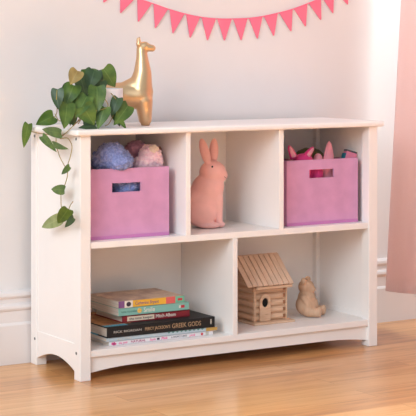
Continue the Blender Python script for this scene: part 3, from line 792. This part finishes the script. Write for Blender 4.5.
# ------------------------------------------------------------------ bunting
bt = thing('bunting', 'pink pennant bunting garland strung across the wall', 'bunting', at_y(225, 19, WALLY-.004))
BYW = WALLY-.004
cor = [(85, -32), (103, -18), (119.5, -8), (136.5, -1.8), (152.8, 3.6), (168.8, 9.2), (185.4, 14), (200.9, 17.2), (216.7, 18.8), (232.5, 18.9), (248.2, 18.3), (263.2, 16.3), (278.4, 13), (293.2, 9), (308, 3.5), (321.5, -2.2), (334.3, -9), (348, -18), (364, -32)]
tips = [(86, -8), (103.7, 2.4), (120.6, 13), (138.3, 21.6), (155.3, 28), (172.9, 33.2), (190.2, 37.6), (207.5, 40.2), (224.4, 40.4), (241.1, 40.2), (257.3, 38.5), (273.7, 35.6), (291, 31.2), (305.4, 26.2), (320.8, 19.8), (332.9, 13), (347.6, 4.5), (361, -9)]
bm = bmesh.new(); tube(bm, spline([at_y(u, v, BYW) for u, v in cor], 5), .0016, 7); obj('string', bm, M['bunting'], bt, smooth=True)
for k in range(18):
    a, b = V(cor[k]+(0,)), V(cor[k+1]+(0,)); tp = tips[k]
    a2, b2 = a.lerp(b, .05), a.lerp(b, .95)
    bm = bmesh.new()
    q = [at_y(a2.x, a2.y, 0), at_y(b2.x, b2.y, 0), at_y(tp[0]+.35, tp[1], 0), at_y(tp[0]-.35, tp[1], 0)]
    q = [at_y(x, y, BYW) for x, y in ((a2.x, a2.y), (b2.x, b2.y), (tp[0]+.4, tp[1]), (tp[0]-.4, tp[1]))]
    prism(bm, [(p.x, p.z) for p in q], 'y', BYW-.0008, BYW+.0008); obj('pennant', bm, M['bunting'], bt)

# ------------------------------------------------------------------ curtain
bm = bmesh.new(); nu, nv_ = 150, 60; g = []
LE = [(407, -60), (402, 0), (395.5, 110), (391, 190), (387.2, 270), (386, 289)]
CY0, CX_END, CY_END = .235, 1.235, -1.05
bl = at_y(386.3, 290.5, CY0); zlo = bl.z
xtop = at_y(402, 0, CY0).x; ztop = at_y(402, 0, CY0).z
slope = (xtop-bl.x)/(ztop-zlo)
for i in range(nv_+1):
    z = zlo+(2.5-zlo)*i/nv_
    x0 = bl.x+slope*(z-zlo)
    row = []
    for j in range(nu+1):
        q = j/nu
        x = x0+(CX_END-x0)*q; y = CY0+(CY_END-CY0)*q
        f = .016*math.sin(q*58+.6+.35*math.sin(z*2.3))+.006*math.sin(q*124+1)
        f *= min(1, .25+q*9)
        nx, ny = .97, .15
        zz = z
        row.append(bm.verts.new((x-nx*f, y-ny*f-.004*math.sin(z*9+q*7)*q, zz)))
    g.append(row)
for i in range(nv_):
    for j in range(nu):
        f = bm.faces.new((g[i][j], g[i][j+1], g[i+1][j+1], g[i+1][j])); f.smooth = True
ex = bmesh.ops.solidify(bm, geom=bm.faces[:], thickness=.0012)
c = obj('curtain', bm, M['curtain'], None, smooth=True); rebase(c, (bl.x+.2, .0, zlo))
tag(c, 'sheer pink linen curtain hanging at the right edge of the picture', 'curtain')

# ------------------------------------------------------------------ light
w = bpy.data.worlds.new('world'); sc.world = w; w.use_nodes = True
nt = w.node_tree; bg = nt.nodes['Background']
tc = nt.nodes.new('ShaderNodeTexCoord'); sx = nt.nodes.new('ShaderNodeSeparateXYZ'); nt.links.new(tc.outputs['Generated'], sx.inputs[0])
mr = nt.nodes.new('ShaderNodeMapRange'); mr.inputs['From Min'].default_value = -1; mr.inputs['From Max'].default_value = 1
mr.inputs['To Min'].default_value = .90; mr.inputs['To Max'].default_value = .50
nt.links.new(sx.outputs['X'], mr.inputs['Value']); nt.links.new(mr.outputs['Result'], bg.inputs['Strength'])
bg.inputs['Color'].default_value = (.84, .955, 1.02, 1)
def area(name, loc, target, size, size_y, power, col):
    l = bpy.data.lights.new(name, 'AREA'); l.shape = 'RECTANGLE'; l.size = size; l.size_y = size_y; l.energy = power; l.color = col
    o = bpy.data.objects.new(name, l); COL.objects.link(o); o.location = loc
    o.rotation_euler = (V(target)-V(loc)).to_track_quat('-Z', 'Y').to_euler(); return o
area('window_daylight', (-3.0, -2.05, 2.0), (.35, -.1, .3), 1.8, 1.8, 94, (.85, .955, 1.02))
lc = area('added_floor_fill', (.15, -2.0, 2.5), (.2, -1.85, 0), 1.0, 1.0, 52, (.86, .955, 1.03)); lc.data.spread = .85  # added fill, no real lamp: floor bounce warms the cubby backs
area('side_window_daylight', (1.95, -.5, 1.75), (1.2, .02, 1.5), .7, .8, 26, (.92, .97, 1))

vs = sc.view_settings; vs.view_transform = 'Standard'; vs.look = 'None'; vs.gamma = 1; vs.use_curve_mapping = False; vs.exposure = 0.03
